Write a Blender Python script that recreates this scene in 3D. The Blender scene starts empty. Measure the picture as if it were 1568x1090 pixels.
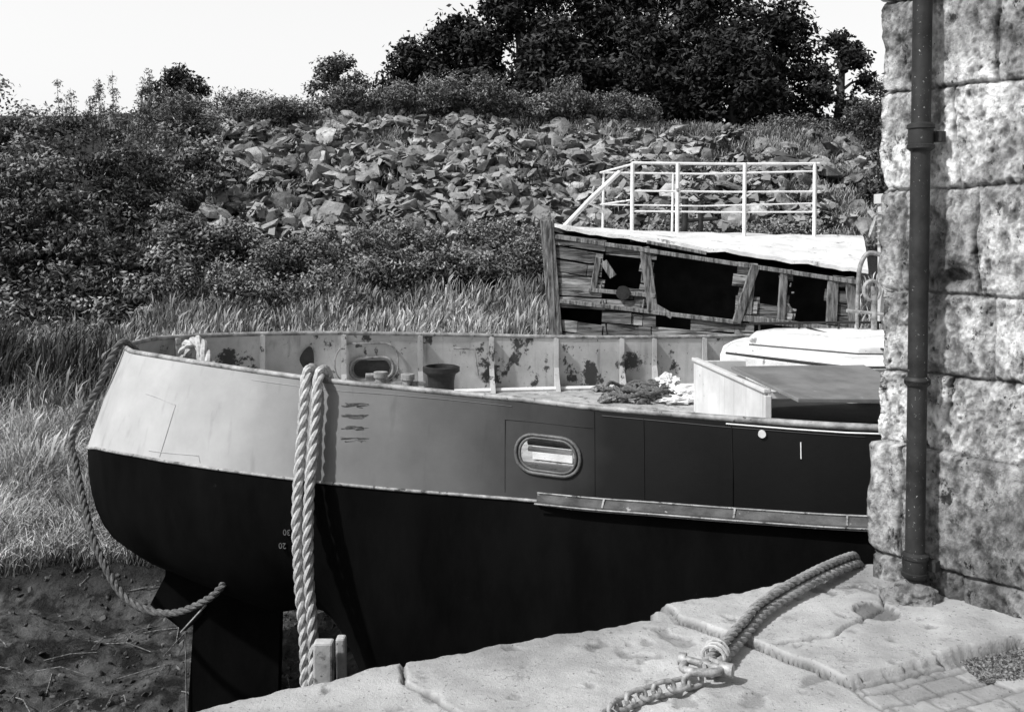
import bpy, bmesh, math, random
import numpy as np
from mathutils import Vector, Matrix, noise
from mathutils.bvhtree import BVHTree
random.seed(3)
rng=np.random.default_rng(7)
scene=bpy.context.scene
COL=scene.collection
scene.view_settings.view_transform='Standard'
scene.view_settings.look='None'
scene.view_settings.exposure=0

# ------------------------------------------------------------ materials
def mat(name,lo,hi,scale=4,detail=6,stretch=(1,1,1),rough=.8,bump=0.,bscale=None,attr=False,
        p0=.35,p1=.65,spec=.3,metal=0.,spots=None,xramp=None,bdist=.02,streak=None):
    m=bpy.data.materials.new(name); m.use_nodes=True
    nt=m.node_tree; N=nt.nodes; L=nt.links
    b=N['Principled BSDF']
    b.inputs['Roughness'].default_value=rough
    b.inputs['Metallic'].default_value=metal
    b.inputs['Specular IOR Level'].default_value=spec
    tc=N.new('ShaderNodeTexCoord'); mp=N.new('ShaderNodeMapping')
    mp.inputs['Scale'].default_value=stretch
    L.new(tc.outputs['Object'],mp.inputs['Vector'])
    nz=N.new('ShaderNodeTexNoise'); nz.inputs['Scale'].default_value=scale; nz.inputs['Detail'].default_value=detail
    nz.inputs['Roughness'].default_value=.65
    L.new(mp.outputs['Vector'],nz.inputs['Vector'])
    r=N.new('ShaderNodeValToRGB'); r.color_ramp.elements[0].position=p0; r.color_ramp.elements[1].position=p1
    r.color_ramp.elements[0].color=(lo,lo,lo,1); r.color_ramp.elements[1].color=(hi,hi,hi,1)
    L.new(nz.outputs['Fac'],r.inputs['Fac'])
    out=r.outputs['Color']
    def mul(a,bv):
        x=N.new('ShaderNodeMix'); x.data_type='RGBA'; x.blend_type='MULTIPLY'; x.inputs[0].default_value=1
        L.new(a,x.inputs[6]); L.new(bv,x.inputs[7]); return x.outputs[2]
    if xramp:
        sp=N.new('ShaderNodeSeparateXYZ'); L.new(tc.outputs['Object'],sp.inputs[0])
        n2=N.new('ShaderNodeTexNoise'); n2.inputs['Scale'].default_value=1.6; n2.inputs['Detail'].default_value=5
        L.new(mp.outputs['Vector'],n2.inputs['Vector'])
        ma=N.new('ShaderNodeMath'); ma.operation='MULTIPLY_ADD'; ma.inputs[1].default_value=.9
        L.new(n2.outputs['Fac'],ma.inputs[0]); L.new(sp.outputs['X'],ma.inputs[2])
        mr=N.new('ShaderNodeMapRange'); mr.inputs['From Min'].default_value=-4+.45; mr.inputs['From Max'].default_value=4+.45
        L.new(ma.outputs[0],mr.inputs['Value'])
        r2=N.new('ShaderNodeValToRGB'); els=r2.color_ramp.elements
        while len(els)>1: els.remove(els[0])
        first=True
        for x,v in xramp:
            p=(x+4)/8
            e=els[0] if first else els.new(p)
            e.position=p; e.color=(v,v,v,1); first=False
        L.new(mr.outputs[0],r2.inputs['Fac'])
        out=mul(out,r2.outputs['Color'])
    if streak:
        m3=N.new('ShaderNodeMapping'); m3.inputs['Scale'].default_value=(1,1,.05); L.new(tc.outputs['Object'],m3.inputs['Vector'])
        n4=N.new('ShaderNodeTexNoise'); n4.inputs['Scale'].default_value=streak[0]; n4.inputs['Detail'].default_value=3; L.new(m3.outputs['Vector'],n4.inputs['Vector'])
        r4=N.new('ShaderNodeValToRGB'); r4.color_ramp.elements[0].position=.58; r4.color_ramp.elements[1].position=.72
        k=1-streak[1]; r4.color_ramp.elements[1].color=(k,k,k,1); r4.color_ramp.elements[0].color=(1,1,1,1); L.new(n4.outputs['Fac'],r4.inputs['Fac'])
        out=mul(out,r4.outputs['Color'])
    if spots:
        for (ss,th,val,w) in spots:
            n3=N.new('ShaderNodeTexNoise'); n3.inputs['Scale'].default_value=ss; n3.inputs['Detail'].default_value=8
            n3.inputs['Roughness'].default_value=.7
            L.new(mp.outputs['Vector'],n3.inputs['Vector'])
            mr=N.new('ShaderNodeMapRange'); mr.inputs['From Min'].default_value=th; mr.inputs['From Max'].default_value=th+w
            L.new(n3.outputs['Fac'],mr.inputs['Value'])
            x=N.new('ShaderNodeMix'); x.data_type='RGBA'; L.new(mr.outputs[0],x.inputs[0])
            L.new(out,x.inputs[6]); x.inputs[7].default_value=(val,val,val,1); out=x.outputs[2]
    if attr:
        at=N.new('ShaderNodeAttribute'); at.attribute_name='tone'
        out=mul(out,at.outputs['Color'])
    L.new(out,b.inputs['Base Color'])
    if bump:
        nb=N.new('ShaderNodeTexNoise'); nb.inputs['Scale'].default_value=bscale or scale*4; nb.inputs['Detail'].default_value=8
        nb.inputs['Roughness'].default_value=.7
        L.new(mp.outputs['Vector'],nb.inputs['Vector'])
        bp=N.new('ShaderNodeBump'); bp.inputs['Strength'].default_value=bump; bp.inputs['Distance'].default_value=bdist
        L.new(nb.outputs['Fac'],bp.inputs['Height']); L.new(bp.outputs[0],b.inputs['Normal'])
    return m

M_paint=mat('bulwark_paint_with_shading',.78,1.0,1.3,6,(1,1,1),rough=.48,bump=.10,bscale=2.2,spec=.2,
   xramp=[(-3.6,.48),(-2.4,.40),(-1.5,.23),(-.7,.12),(-.1,.065),(.4,.028),(.7,.010),(1.2,.005)],streak=(11,.16),  # pale-to-black ramp along the hull: paint change plus painted-in shading
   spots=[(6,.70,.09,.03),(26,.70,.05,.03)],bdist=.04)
M_black=mat('black_hull_paint',.002,.005,3,6,(1,1,.4),rough=.7,bump=.15,bscale=12,spec=.05,spots=[(16,.69,.03,.05)])
M_inner=mat('inner_bulwark_paint',.34,.54,2.0,8,(1,1,.8),rough=.6,bump=.2,bscale=14,streak=(13,.30),
   spots=[(3.0,.56,.05,.035),(9,.61,.07,.04),(34,.64,.08,.04)])
M_coam=mat('coaming_paint',.46,.64,2,8,rough=.6,bump=.12,streak=(16,.2),spots=[(7,.64,.08,.03),(30,.68,.15,.04)])
M_rail=mat('rail_paint',.10,.38,9,8,rough=.5,bump=.2,spots=[(22,.60,.03,.05)])
M_mold=mat('moulding_paint',.10,.38,12,8,rough=.6,bump=.2,spots=[(14,.56,.03,.06)])
M_deck=mat('deck_plate',.24,.45,5,8,rough=.7,bump=.3,spots=[(9,.56,.07,.08),(34,.6,.1,.05)])
M_white=mat('white_paint',.6,.82,4,8,rough=.6,bump=.25,bscale=18,spots=[(8,.64,.14,.05),(30,.67,.2,.04)])
M_roof=mat('roof_canvas',.50,.76,3,9,rough=.8,bump=.5,bscale=9,spots=[(5,.60,.2,.05),(26,.61,.25,.05)],bdist=.03)
M_lid=mat('hatch_lid_paint',.12,.20,4,6,rough=.5,bump=.15,spots=[(12,.66,.35,.05)])
M_dark=mat('dark_iron_and_opening_sheets',.01,.03,8,6,rough=.5,bump=.3)
M_rope=mat('rope_fibre',.28,.52,30,6,rough=.95,bump=.6,bscale=220,bdist=.004)
M_roped=mat('old_rope_fibre',.05,.16,30,6,rough=.95,bump=.6,bscale=220,bdist=.004)
M_roped2=mat('weathered_rope_fibre',.14,.34,30,6,rough=.95,bump=.6,bscale=220,bdist=.004)
M_plank=mat('rotten_planks',.06,.34,5,10,(.5,.5,6),rough=.9,bump=.6,bscale=12,spots=[(4,.55,.012,.05),(11,.62,.015,.04)],attr=True,p0=.40,p1=.62)
M_post=mat('rotten_posts',.05,.26,8,10,(4,4,.6),rough=.9,bump=.6,bscale=14,p0=.4,p1=.6)
M_inside=mat('shaded_timber',.006,.02,4,6,rough=.95)  # near-black base colour carries the shade of the interior
M_quay=mat('quay_stone',.26,.40,4.5,12,rough=.9,bump=.8,bscale=90,attr=True,spots=[(7,.58,.16,.12),(60,.60,.10,.05),(22,.66,.09,.04),(6.3,.69,.75,.02)],bdist=.008)
M_wall=mat('wall_stone',.20,.62,14,14,(1,1,.7),rough=.95,bump=1.,bscale=70,attr=True,p0=.38,p1=.58,spots=[(34,.61,.05,.04),(5,.50,.82,.10),(9,.60,.09,.05),(75,.63,.07,.05),(17,.66,.04,.04)],bdist=.018,spec=.1)
M_pipe=mat('drainpipe_iron',.012,.03,10,8,rough=.55,bump=.3,bscale=60,spec=.25,spots=[(70,.64,.4,.03),(20,.66,.12,.05)],bdist=.005)
M_rock=mat('bank_rock',.16,.40,3,8,rough=.95,bump=.8,bscale=7,attr=True,spots=[(4,.55,.03,.08)],bdist=.08,spec=.1)
M_grass=mat('grass_blades',.3,.3,3,2,rough=.8,attr=True,spec=.1)
M_leaf=mat('leaves',.3,.3,3,2,rough=.7,attr=True,spec=.15)
M_bark=mat('bark',.02,.06,6,6,(1,1,.3),rough=.9,bump=.5)
M_chain=mat('rusty_chain',.14,.42,40,6,rough=.6,bump=.4,bscale=120,metal=.2,bdist=.004)
M_mudclod=mat('mud_clods',.015,.08,6,8,rough=.6,bump=.6,bscale=20,attr=True)
M_faint=mat('faded_lettering',.06,.14,30,6,rough=.8)
M_timber=mat('fender_strake_paint',.015,.09,5,8,(1,1,2),rough=.7,bump=.3,spots=[(9,.60,.30,.05)])

def ground_mat():
    m=bpy.data.materials.new('mud_and_soil'); m.use_nodes=True
    nt=m.node_tree;N=nt.nodes;L=nt.links;b=N['Principled BSDF']
    b.inputs['Specular IOR Level'].default_value=.4
    tc=N.new('ShaderNodeTexCoord'); sp=N.new('ShaderNodeSeparateXYZ'); L.new(tc.outputs['Object'],sp.inputs[0])
    n=N.new('ShaderNodeTexNoise'); n.inputs['Scale'].default_value=2.6; n.inputs['Detail'].default_value=12; n.inputs['Roughness'].default_value=.7; L.new(tc.outputs['Object'],n.inputs['Vector'])
    r=N.new('ShaderNodeValToRGB'); r.color_ramp.elements[0].position=.45; r.color_ramp.elements[1].position=.62
    r.color_ramp.elements[0].color=(.007,.007,.007,1); r.color_ramp.elements[1].color=(.15,.15,.15,1); L.new(n.outputs['Fac'],r.inputs['Fac'])
    mr=N.new('ShaderNodeMapRange'); mr.inputs['From Min'].default_value=-2.34; mr.inputs['From Max'].default_value=-2.15; L.new(sp.outputs['Z'],mr.inputs['Value'])
    x=N.new('ShaderNodeMix'); x.data_type='RGBA'; L.new(mr.outputs[0],x.inputs[0]); L.new(r.outputs['Color'],x.inputs[6]); x.inputs[7].default_value=(.015,.015,.015,1)
    L.new(x.outputs[2],b.inputs['Base Color'])
    mr2=N.new('ShaderNodeMapRange'); mr2.inputs['From Min'].default_value=.4; mr2.inputs['From Max'].default_value=.6
    mr2.inputs['To Min'].default_value=.4; mr2.inputs['To Max'].default_value=.9; L.new(n.outputs['Fac'],mr2.inputs['Value']); L.new(mr2.outputs[0],b.inputs['Roughness'])
    nb=N.new('ShaderNodeTexNoise'); nb.inputs['Scale'].default_value=14; nb.inputs['Detail'].default_value=12; nb.inputs['Roughness'].default_value=.75; L.new(tc.outputs['Object'],nb.inputs['Vector'])
    bp=N.new('ShaderNodeBump'); bp.inputs['Strength'].default_value=1; bp.inputs['Distance'].default_value=.10; L.new(nb.outputs['Fac'],bp.inputs['Height']); L.new(bp.outputs[0],b.inputs['Normal'])
    return m
M_ground=ground_mat()

# ------------------------------------------------------------ mesh helpers
def empty(name):
    e=bpy.data.objects.new(name,None); COL.objects.link(e); return e
def mk(name,verts,faces,mats,parent=None,smooth=False,midx=None,tone=None):
    me=bpy.data.meshes.new(name)
    if isinstance(verts,np.ndarray): verts=verts.tolist()
    if isinstance(faces,np.ndarray): faces=faces.tolist()
    me.from_pydata(verts,[],faces)
    if not isinstance(mats,(list,tuple)): mats=[mats]
    for m in mats: me.materials.append(m)
    if midx is not None: me.polygons.foreach_set('material_index',np.array(midx,dtype=np.int32))
    if smooth: me.polygons.foreach_set('use_smooth',np.ones(len(me.polygons),dtype=bool))
    if tone is not None:
        a=me.attributes.new('tone','FLOAT_COLOR','POINT')
        t=np.asarray(tone,dtype=np.float32); c=np.stack([t,t,t,np.ones_like(t)],1).ravel()
        a.data.foreach_set('color',c)
    me.update()
    o=bpy.data.objects.new(name,me); COL.objects.link(o)
    if parent: o.parent=parent
    return o
class MB:
    def __init__(s): s.v=[];s.f=[];s.t=[];s.m=[]
    def add(s,v,f,tone=1.,m=0):
        o=len(s.v); s.v+= [tuple(p) for p in v]; s.f+=[tuple(i+o for i in q) for q in f]; s.t+=[tone]*len(v); s.m+=[m]*len(f)
    def box(s,c,ax,half,tone=1.,m=0,ch=.0):
        c=Vector(c); ax=[Vector(a).normalized() for a in ax]
        v=[];
        for i in (-1,1):
            for j in (-1,1):
                for k in (-1,1):
                    v.append(c+ax[0]*i*half[0]+ax[1]*j*half[1]+ax[2]*k*half[2])
        s.add(v,[(0,1,3,2),(4,6,7,5),(0,4,5,1),(2,3,7,6),(0,2,6,4),(1,5,7,3)],tone,m)
    def bar(s,a,b,w,h,up=(0,0,1),tone=1.,m=0):
        a=Vector(a);b=Vector(b);d=(b-a); L=d.length; d.normalize(); sd=d.cross(Vector(up))
        if sd.length<1e-3: sd=d.cross(Vector((1,0,0)))
        sd.normalize(); u=sd.cross(d)
        s.box((a+b)/2,(d,sd,u),(L/2,w/2,h/2),tone,m)
    def tube(s,pts,r,n=8,tone=1.,m=0,cap=True):
        pts=[Vector(p) for p in pts]; k=len(pts)
        rs=r if isinstance(r,(list,tuple)) else [r]*k
        T=[(pts[min(i+1,k-1)]-pts[max(i-1,0)]).normalized() for i in range(k)]
        ref=Vector((0,0,1)) if abs(T[0].z)<.9 else Vector((1,0,0))
        nrm=T[0].cross(ref).normalized(); V=[]
        for i in range(k):
            nrm=(nrm-T[i]*nrm.dot(T[i])).normalized(); bn=T[i].cross(nrm)
            for j in range(n):
                a=2*math.pi*j/n; V.append(pts[i]+(nrm*math.cos(a)+bn*math.sin(a))*rs[i])
        F=[]
        for i in range(k-1):
            for j in range(n):
                F.append((i*n+j,i*n+(j+1)%n,(i+1)*n+(j+1)%n,(i+1)*n+j))
        if cap: F.append(tuple(range(n-1,-1,-1))); F.append(tuple((k-1)*n+j for j in range(n)))
        s.add(V,F,tone,m)
    def make(s,name,mats,parent=None,smooth=False,bevel=0,tone=False):
        o=mk(name,s.v,s.f,mats,parent,smooth,s.m,s.t if tone else None)
        if smooth: o.data.set_sharp_from_angle(angle=math.radians(50))
        if bevel:
            b=o.modifiers.new('b','BEVEL'); b.width=bevel; b.segments=2; b.limit_method='ANGLE'
        return o
def catmull(pts,n=8,closed=False):
    P=[np.array(p,float) for p in pts]; k=len(P); out=[]
    segs=k if closed else k-1
    for i in range(segs):
        if closed: a,b,c,d=P[(i-1)%k],P[i],P[(i+1)%k],P[(i+2)%k]
        else: a,b,c,d=P[max(i-1,0)],P[i],P[i+1],P[min(i+2,k-1)]
        for j in range(n):
            t=j/n
            out.append(.5*((2*b)+(-a+c)*t+(2*a-5*b+4*c-d)*t*t+(-a+3*b-3*c+d)*t**3))
    if not closed: out.append(P[-1])
    return out
def rope(mb,ctrl,r,pitch=None,tone=1.):
    pitch=pitch or r*7; step=pitch/9
    C=catmull(ctrl,24); d=[0]
    for i in range(1,len(C)): d.append(d[-1]+np.linalg.norm(C[i]-C[i-1]))
    n=max(4,int(d[-1]/step)); s=np.linspace(0,d[-1],n); C=np.array(C)
    P=[Vector((np.interp(q,d,C[:,0]),np.interp(q,d,C[:,1]),np.interp(q,d,C[:,2]))) for q in s]
    T=[(P[min(i+1,n-1)]-P[max(i-1,0)]).normalized() for i in range(n)]
    nrm=T[0].orthogonal().normalized(); fr=[]
    for i in range(n):
        nrm=(nrm-T[i]*nrm.dot(T[i])).normalized(); fr.append((nrm.copy(),T[i].cross(nrm)))
    for k in range(3):
        pts=[]
        for i in range(n):
            a=2*math.pi*(s[i]/pitch+k/3); pts.append(P[i]+(fr[i][0]*math.cos(a)+fr[i][1]*math.sin(a))*r*.5)
        mb.tube(pts,r*.56,7,tone)
def hashn(ix,iy,seed):
    h=np.sin(ix*127.1+iy*311.7+seed*74.7)*43758.5453
    return h-np.floor(h)
def vn(x,y,seed=0):
    ix=np.floor(x);iy=np.floor(y);fx=x-ix;fy=y-iy;fx=fx*fx*(3-2*fx);fy=fy*fy*(3-2*fy)
    a=hashn(ix,iy,seed);b=hashn(ix+1,iy,seed);c=hashn(ix,iy+1,seed);d=hashn(ix+1,iy+1,seed)
    return (a*(1-fx)+b*fx)*(1-fy)+(c*(1-fx)+d*fx)*fy-.5
def fbm(x,y,seed=0,o=4):
    s=0;a=1
    for i in range(o):
        x2=x*.8-y*.6; y=x*.6+y*.8; x=x2
        s=s+a*vn(x*2**i+i*13.7,y*2**i-i*5.1,seed+i); a*=.5
    return s

# ------------------------------------------------------------ terrain
def G(x,y):
    x=np.asarray(x,float);y=np.asarray(y,float)
    cr=np.interp(x,[-14,0,5,12],[5.3,5.2,4.85,4.6])
    z=np.interp(y,[0,9,10.3,10.7,19,22,32,36],[-2.5,-2.5,-2.42,-2.12,-.35,1.0,10,10])
    s=np.clip((y-22)/10,0,1); z=np.where(y>22,1.0+(cr-1.0)*s,z)
    z=np.where(y<19, z+fbm(x*.6,y*.6,3)*.12, z+fbm(x*.5,y*.5,5)*.3)
    z=z+np.where(y<10.9,fbm(x*1.7,y*2.2,9,6)*.16-np.abs(fbm(x*5,y*5,14,4))*.09,fbm(x*2,y*2,9)*.06)
    return z
xs=np.unique(np.concatenate([np.linspace(-400,-14,14),np.linspace(-14,-6,36),np.arange(-6,1,.035),np.linspace(1,16,50),np.linspace(16,400,14)]))
ys=np.unique(np.concatenate([np.linspace(-40,7,10),np.arange(7,11.2,.035),np.linspace(11.2,36,90),np.linspace(36,900,16)]))
X,Y=np.meshgrid(xs,ys); Z=G(X,Y)
V=np.stack([X.ravel(),Y.ravel(),Z.ravel()],1); nx=len(xs);ny=len(ys)
I=np.arange(nx*ny).reshape(ny,nx)
F=np.stack([I[:-1,:-1].ravel(),I[:-1,1:].ravel(),I[1:,1:].ravel(),I[1:,:-1].ravel()],1)
mk('ground',V,F,M_ground,smooth=True)

# ------------------------------------------------------------ foliage
def unit(n):
    v=rng.normal(size=(n,3)); return v/np.linalg.norm(v,axis=1)[:,None]
def leaf_mass(name,clumps,n,L,W,tone=(.15,.5),sub=.35,parent=None,up=.4,nsub=40,spread=1.):
    vol=np.array([c[3]*c[5]+c[4]*c[5] for c in clumps]); vol=vol/vol.sum()
    Ps=[];Ns=[];Ts=[]
    for c,w in zip(clumps,vol):
        k=max(6,int(nsub*w*len(clumps)))
        d=unit(k); rad=(.45+.6*rng.random(k))[:,None]
        sc=np.array(c[:3])+d*rad*np.array(c[3:6])*.85
        sr=sub*(.55+.9*rng.random(k)); st=.55+.9*rng.random(k)
        m=int(n*w); idx=rng.integers(0,k,m); dd=unit(m); r=(rng.random(m)**.33*spread)[:,None]
        p=sc[idx]+dd*r*sr[idx][:,None]*np.array([1,1,.8])
        Ps.append(p); Ns.append(dd); Ts.append(st[idx]*(.7+.6*rng.random(m))*(.7+.45*dd[:,2]))  # leaf tone lightened toward clump tops, top light put into colour
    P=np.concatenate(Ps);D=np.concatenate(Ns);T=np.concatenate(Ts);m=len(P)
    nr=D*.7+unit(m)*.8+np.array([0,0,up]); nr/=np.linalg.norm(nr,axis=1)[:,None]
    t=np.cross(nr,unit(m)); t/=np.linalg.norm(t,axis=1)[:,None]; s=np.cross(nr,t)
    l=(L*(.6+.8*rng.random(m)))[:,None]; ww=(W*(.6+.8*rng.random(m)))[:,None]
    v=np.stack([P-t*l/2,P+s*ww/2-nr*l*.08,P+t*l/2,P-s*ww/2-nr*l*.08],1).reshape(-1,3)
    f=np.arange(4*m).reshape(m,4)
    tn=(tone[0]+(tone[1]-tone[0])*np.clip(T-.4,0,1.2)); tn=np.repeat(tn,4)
    return mk(name,v,f,M_leaf,parent,tone=tn)
def shrub(name,x,y,w,h,n,L=.09,W=.05,tone=(.2,.7),sub=.3,k=5,dep=None,zoff=0,parent=None):
    dep=dep or w*.7; g=float(G(x,y))+zoff; cl=[]
    for i in range(k):
        a=(i+.5)/k*2-1
        cx=x+a*w*.42+random.uniform(-.1,.1)*w; hh=h*(1-.45*a*a)*random.uniform(.75,1.05)
        cl.append((cx,y+random.uniform(-.3,.3)*dep,g+hh*.5,w/k*random.uniform(.8,1.3),dep*.45,hh*.5))
    return leaf_mass(name,cl,n,L,W,tone,sub,parent)

par=empty('bush')
cl=[(-12.6,21,1.7,1.7,1.5,2.8),(-11.3,20.3,1.3,1.4,1.5,2.4),(-9.9,20.3,1.3,1.3,1.4,2.6),(-8.7,20.1,.8,1.1,1.3,1.9),(-10.7,22.5,2.4,1.2,1.2,2.6),(-12.3,23,2.7,1.3,1.2,2.7),
    (-7.7,20.2,.5,1.0,1.1,1.5),(-7.2,21.3,1.0,1.0,1,1.2),(-9.3,23,2.2,1.1,1.2,2.4),(-6.6,19.8,.2,1.0,1.0,1.1),
    (-10.8,18.6,-.1,1.4,1.2,1.2),(-9.0,18.4,-.2,1.2,1.1,1.2),(-7.3,18.6,-.1,1.1,1.1,1.0),(-12.3,18.8,.2,1.5,1.2,1.5),(-8.0,24,2.6,1.0,1,1.6)]
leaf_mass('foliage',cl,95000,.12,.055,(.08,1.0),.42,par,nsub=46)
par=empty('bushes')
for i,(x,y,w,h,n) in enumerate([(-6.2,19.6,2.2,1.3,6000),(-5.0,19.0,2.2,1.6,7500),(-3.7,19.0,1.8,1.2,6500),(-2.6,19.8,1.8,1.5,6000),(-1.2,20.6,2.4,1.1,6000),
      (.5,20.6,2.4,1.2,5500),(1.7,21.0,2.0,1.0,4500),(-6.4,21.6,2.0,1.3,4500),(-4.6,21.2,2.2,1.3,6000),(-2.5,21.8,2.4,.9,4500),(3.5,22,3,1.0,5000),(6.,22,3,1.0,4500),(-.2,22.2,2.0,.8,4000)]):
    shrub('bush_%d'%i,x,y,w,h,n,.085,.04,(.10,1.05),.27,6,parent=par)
par=empty('hedgerow')
for i,(x,y,w,h,n,t) in enumerate([(-10.5,30,4.5,1.5,7500,.9),(-7.6,31,3.6,.8,5000,1.0),(-5.2,32.3,2.6,1.2,4500,1.0),(-3.0,32.0,3.0,1.3,6000,.95),(-1.4,31.6,3.0,1.6,7000,.9),
      (.6,31.6,2.8,1.1,5000,.95),(2.,31.8,3.2,1.7,6500,.85),(3.6,32.0,2.2,1.1,4500,.8),(-8.9,32.5,3.2,.9,3500,1.0),(9.5,33,3.5,.9,3500,.7),(12.2,33,3,1.4,5000,.5),(11.6,30.8,2.0,2.8,6000,.4),(11.0,27.6,1.9,2.9,8000,.4),(9.9,25.2,1.5,1.7,4500,.45)]):
    shrub('hedge_%d'%i,x,y,w,h,n,.12,.05,(.14*t,1.05*t),.30,7,parent=par)
mb=MB(); wl=[]
for i in range(26):
    x=-12.8+i*.14+random.uniform(-.1,.1); y=27+random.uniform(-.6,.6); g=float(G(x,y))
    h=random.uniform(1.4,2.9); ln=random.uniform(-.2,.25)
    mb.tube([(x,y,g),(x+ln*.4,y,g+h*.55),(x+ln,y,g+h)],[.015,.01,.004],5)
    for j in range(5): wl.append((x+ln*j/5,y,g+h*(.45+.12*j),.10,.10,.22))
p=empty('sapling'); mb.make('stems',M_bark,p); leaf_mass('leaves',wl,6000,.09,.03,(.35,1.1),.10,p,nsub=6)
def tree(x,y,base,top,rx,n,tone=(.012,.24),name='tree',lean=0,L=.23,k=16,lowf=.12,sub=.55):
    e=empty(name); mb=MB(); H=top-base
    mb.tube([(x,y,base-.3),(x+.1+lean*.3,y,base+H*.35),(x+lean*.7,y,base+H*.7),(x+lean,y,base+H*.92)],[.24,.18,.11,.04],8)
    cl=[]
    for i in range(k):
        f=(i+.5)/k; zz=base+H*(lowf+(1-lowf)*.93*f); a=i*2.4+random.random()*.8
        rr=rx*math.sin(math.pi*min(.97,(.24+.68*f)))*.62
        cx=x+lean*f+math.cos(a)*rr; cy=y+math.sin(a)*rr*.8
        q=rx*random.uniform(.30,.5)
        cl.append((cx,cy,zz-q*.3,q,q,q*.75))
        b0=Vector((x+lean*f*.7,y,base+H*(.15+.55*f)))
        mb.tube([b0,(b0+Vector((cx,cy,zz)))/2+Vector((0,0,.1)),(cx,cy,zz)],[.08,.055,.02],6)
    mb.make('trunk',M_bark,e,True)
    leaf_mass('crown',cl,n,L,L*.5,tone,sub,e,nsub=22)
    return e
for (x,y,top,rx,n,ln) in [(-4.0,38,9.0,1.6,7500,.2),(-2.2,39,10.2,2.0,11000,0),(.2,38,12.0,2.5,16000,.1),(3.0,40,13.0,2.9,16000,0),(5.6,39,13.0,2.9,16000,0),(7.9,38,12.4,2.6,14000,0),
     (10.6,39,11.0,1.9,7000,.2),(1.6,37,9.2,2.0,9000,0),(5.0,37,9.6,2.3,10000,0),(8.2,36.5,9.4,2.3,10000,0)]:
    tree(x,y,5.0-.2,top,rx,n,lean=ln)
tree(12.3,37.5,4.7,9.3,1.5,5000,lean=.5,k=10,sub=.35)
tree(-11.6,34,5.0,7.3,1.3,4500,tone=(.04,.3),L=.16,k=8,lowf=.2,sub=.3)
tree(-6.3,35,5.2,8.0,1.4,5000,tone=(.1,.7),L=.14,k=9,sub=.3)

# ------------------------------------------------------------ rocks
temps=[]
for i in range(18):
    bm=bmesh.new()
    for j in range(20):
        v=Vector(unit(1)[0]); v.x*=1.0;v.y*=.8;v.z*=.36
        bm.verts.new(v*random.uniform(.85,1.1))
    r=bmesh.ops.convex_hull(bm,input=bm.verts)
    for vv in [v for v in bm.verts if not v.link_faces]: bm.verts.remove(vv)
    bm.verts.index_update()
    temps.append((np.array([v.co[:] for v in bm.verts]),[[v.index for v in f.verts] for f in bm.faces])); bm.free()
RV=[];RF=[];RT=[];off=0;cnt=0
def rock(x,y,s,dz,t,tilt=.55,var=.5):
    global off
    tv,tf=random.choice(temps)
    ro=Matrix.Rotation(random.gauss(.0,.6),3,'Z')@Matrix.Rotation(random.gauss(tilt,var),3,'X')@Matrix.Rotation(random.gauss(0,var),3,'Y')@Matrix.Rotation(random.uniform(0,6.3),3,'Z')
    v=tv@np.array(ro).T*s+np.array([x,y,float(G(x,y))+dz])
    RV.append(v); RF.extend([[q+off for q in f] for f in tf]); RT.extend([t]*len(v)); off+=len(v)
while cnt<3300:
    x=random.uniform(-9.8,13.5); y=random.uniform(21.6,32.2)
    if x< -9.8+ (32-y)*.22: continue
    d=.95 if x<4.8 else .35
    if y>29.8: d*=.4
    d*= 1.2 if float(fbm(np.array(x*.35),np.array(y*.5),21,2))>-.20 else .12
    if y<23 and random.random()<.4: continue
    if random.random()>d: cnt+=.35; continue
    cnt+=1
    s=random.uniform(.16,.34)*(1.5 if random.random()<.12 else 1)
    rock(x,y,s,s*random.uniform(.05,.85),random.choice([.3,.5,.7,.85,1.,1.35])*random.uniform(.85,1.15),.45,.55)
mk('rocks',np.concatenate(RV),RF,M_rock,tone=RT)
RV=[];RF=[];RT=[];off=0
for i in range(1600):
    x=random.uniform(-6.5,-.4); y=random.uniform(7.6,10.7); s=random.choice([.01,.012,.015,.02,.02,.03,.045])*random.uniform(.7,1.3)
    rock(x,y,s,s*.05,random.uniform(.4,2.0),0,.8)
mk('mud_debris',np.concatenate(RV),RF,M_mudclod,tone=RT)
mb=MB()
for i in range(70):
    x=random.uniform(-6,-1); y=random.uniform(8,10.7); a=random.uniform(0,6.3); l=random.uniform(.1,.5); z=float(G(x,y))
    x2,y2=x+math.cos(a)*l,y+math.sin(a)*l; mb.tube([(x,y,z+.02),((x+x2)/2,(y+y2)/2,z+.05),(x2,y2,float(G(x2,y2))+.02)],.005,5)
mb.make('driftwood_twigs',M_post)

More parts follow.
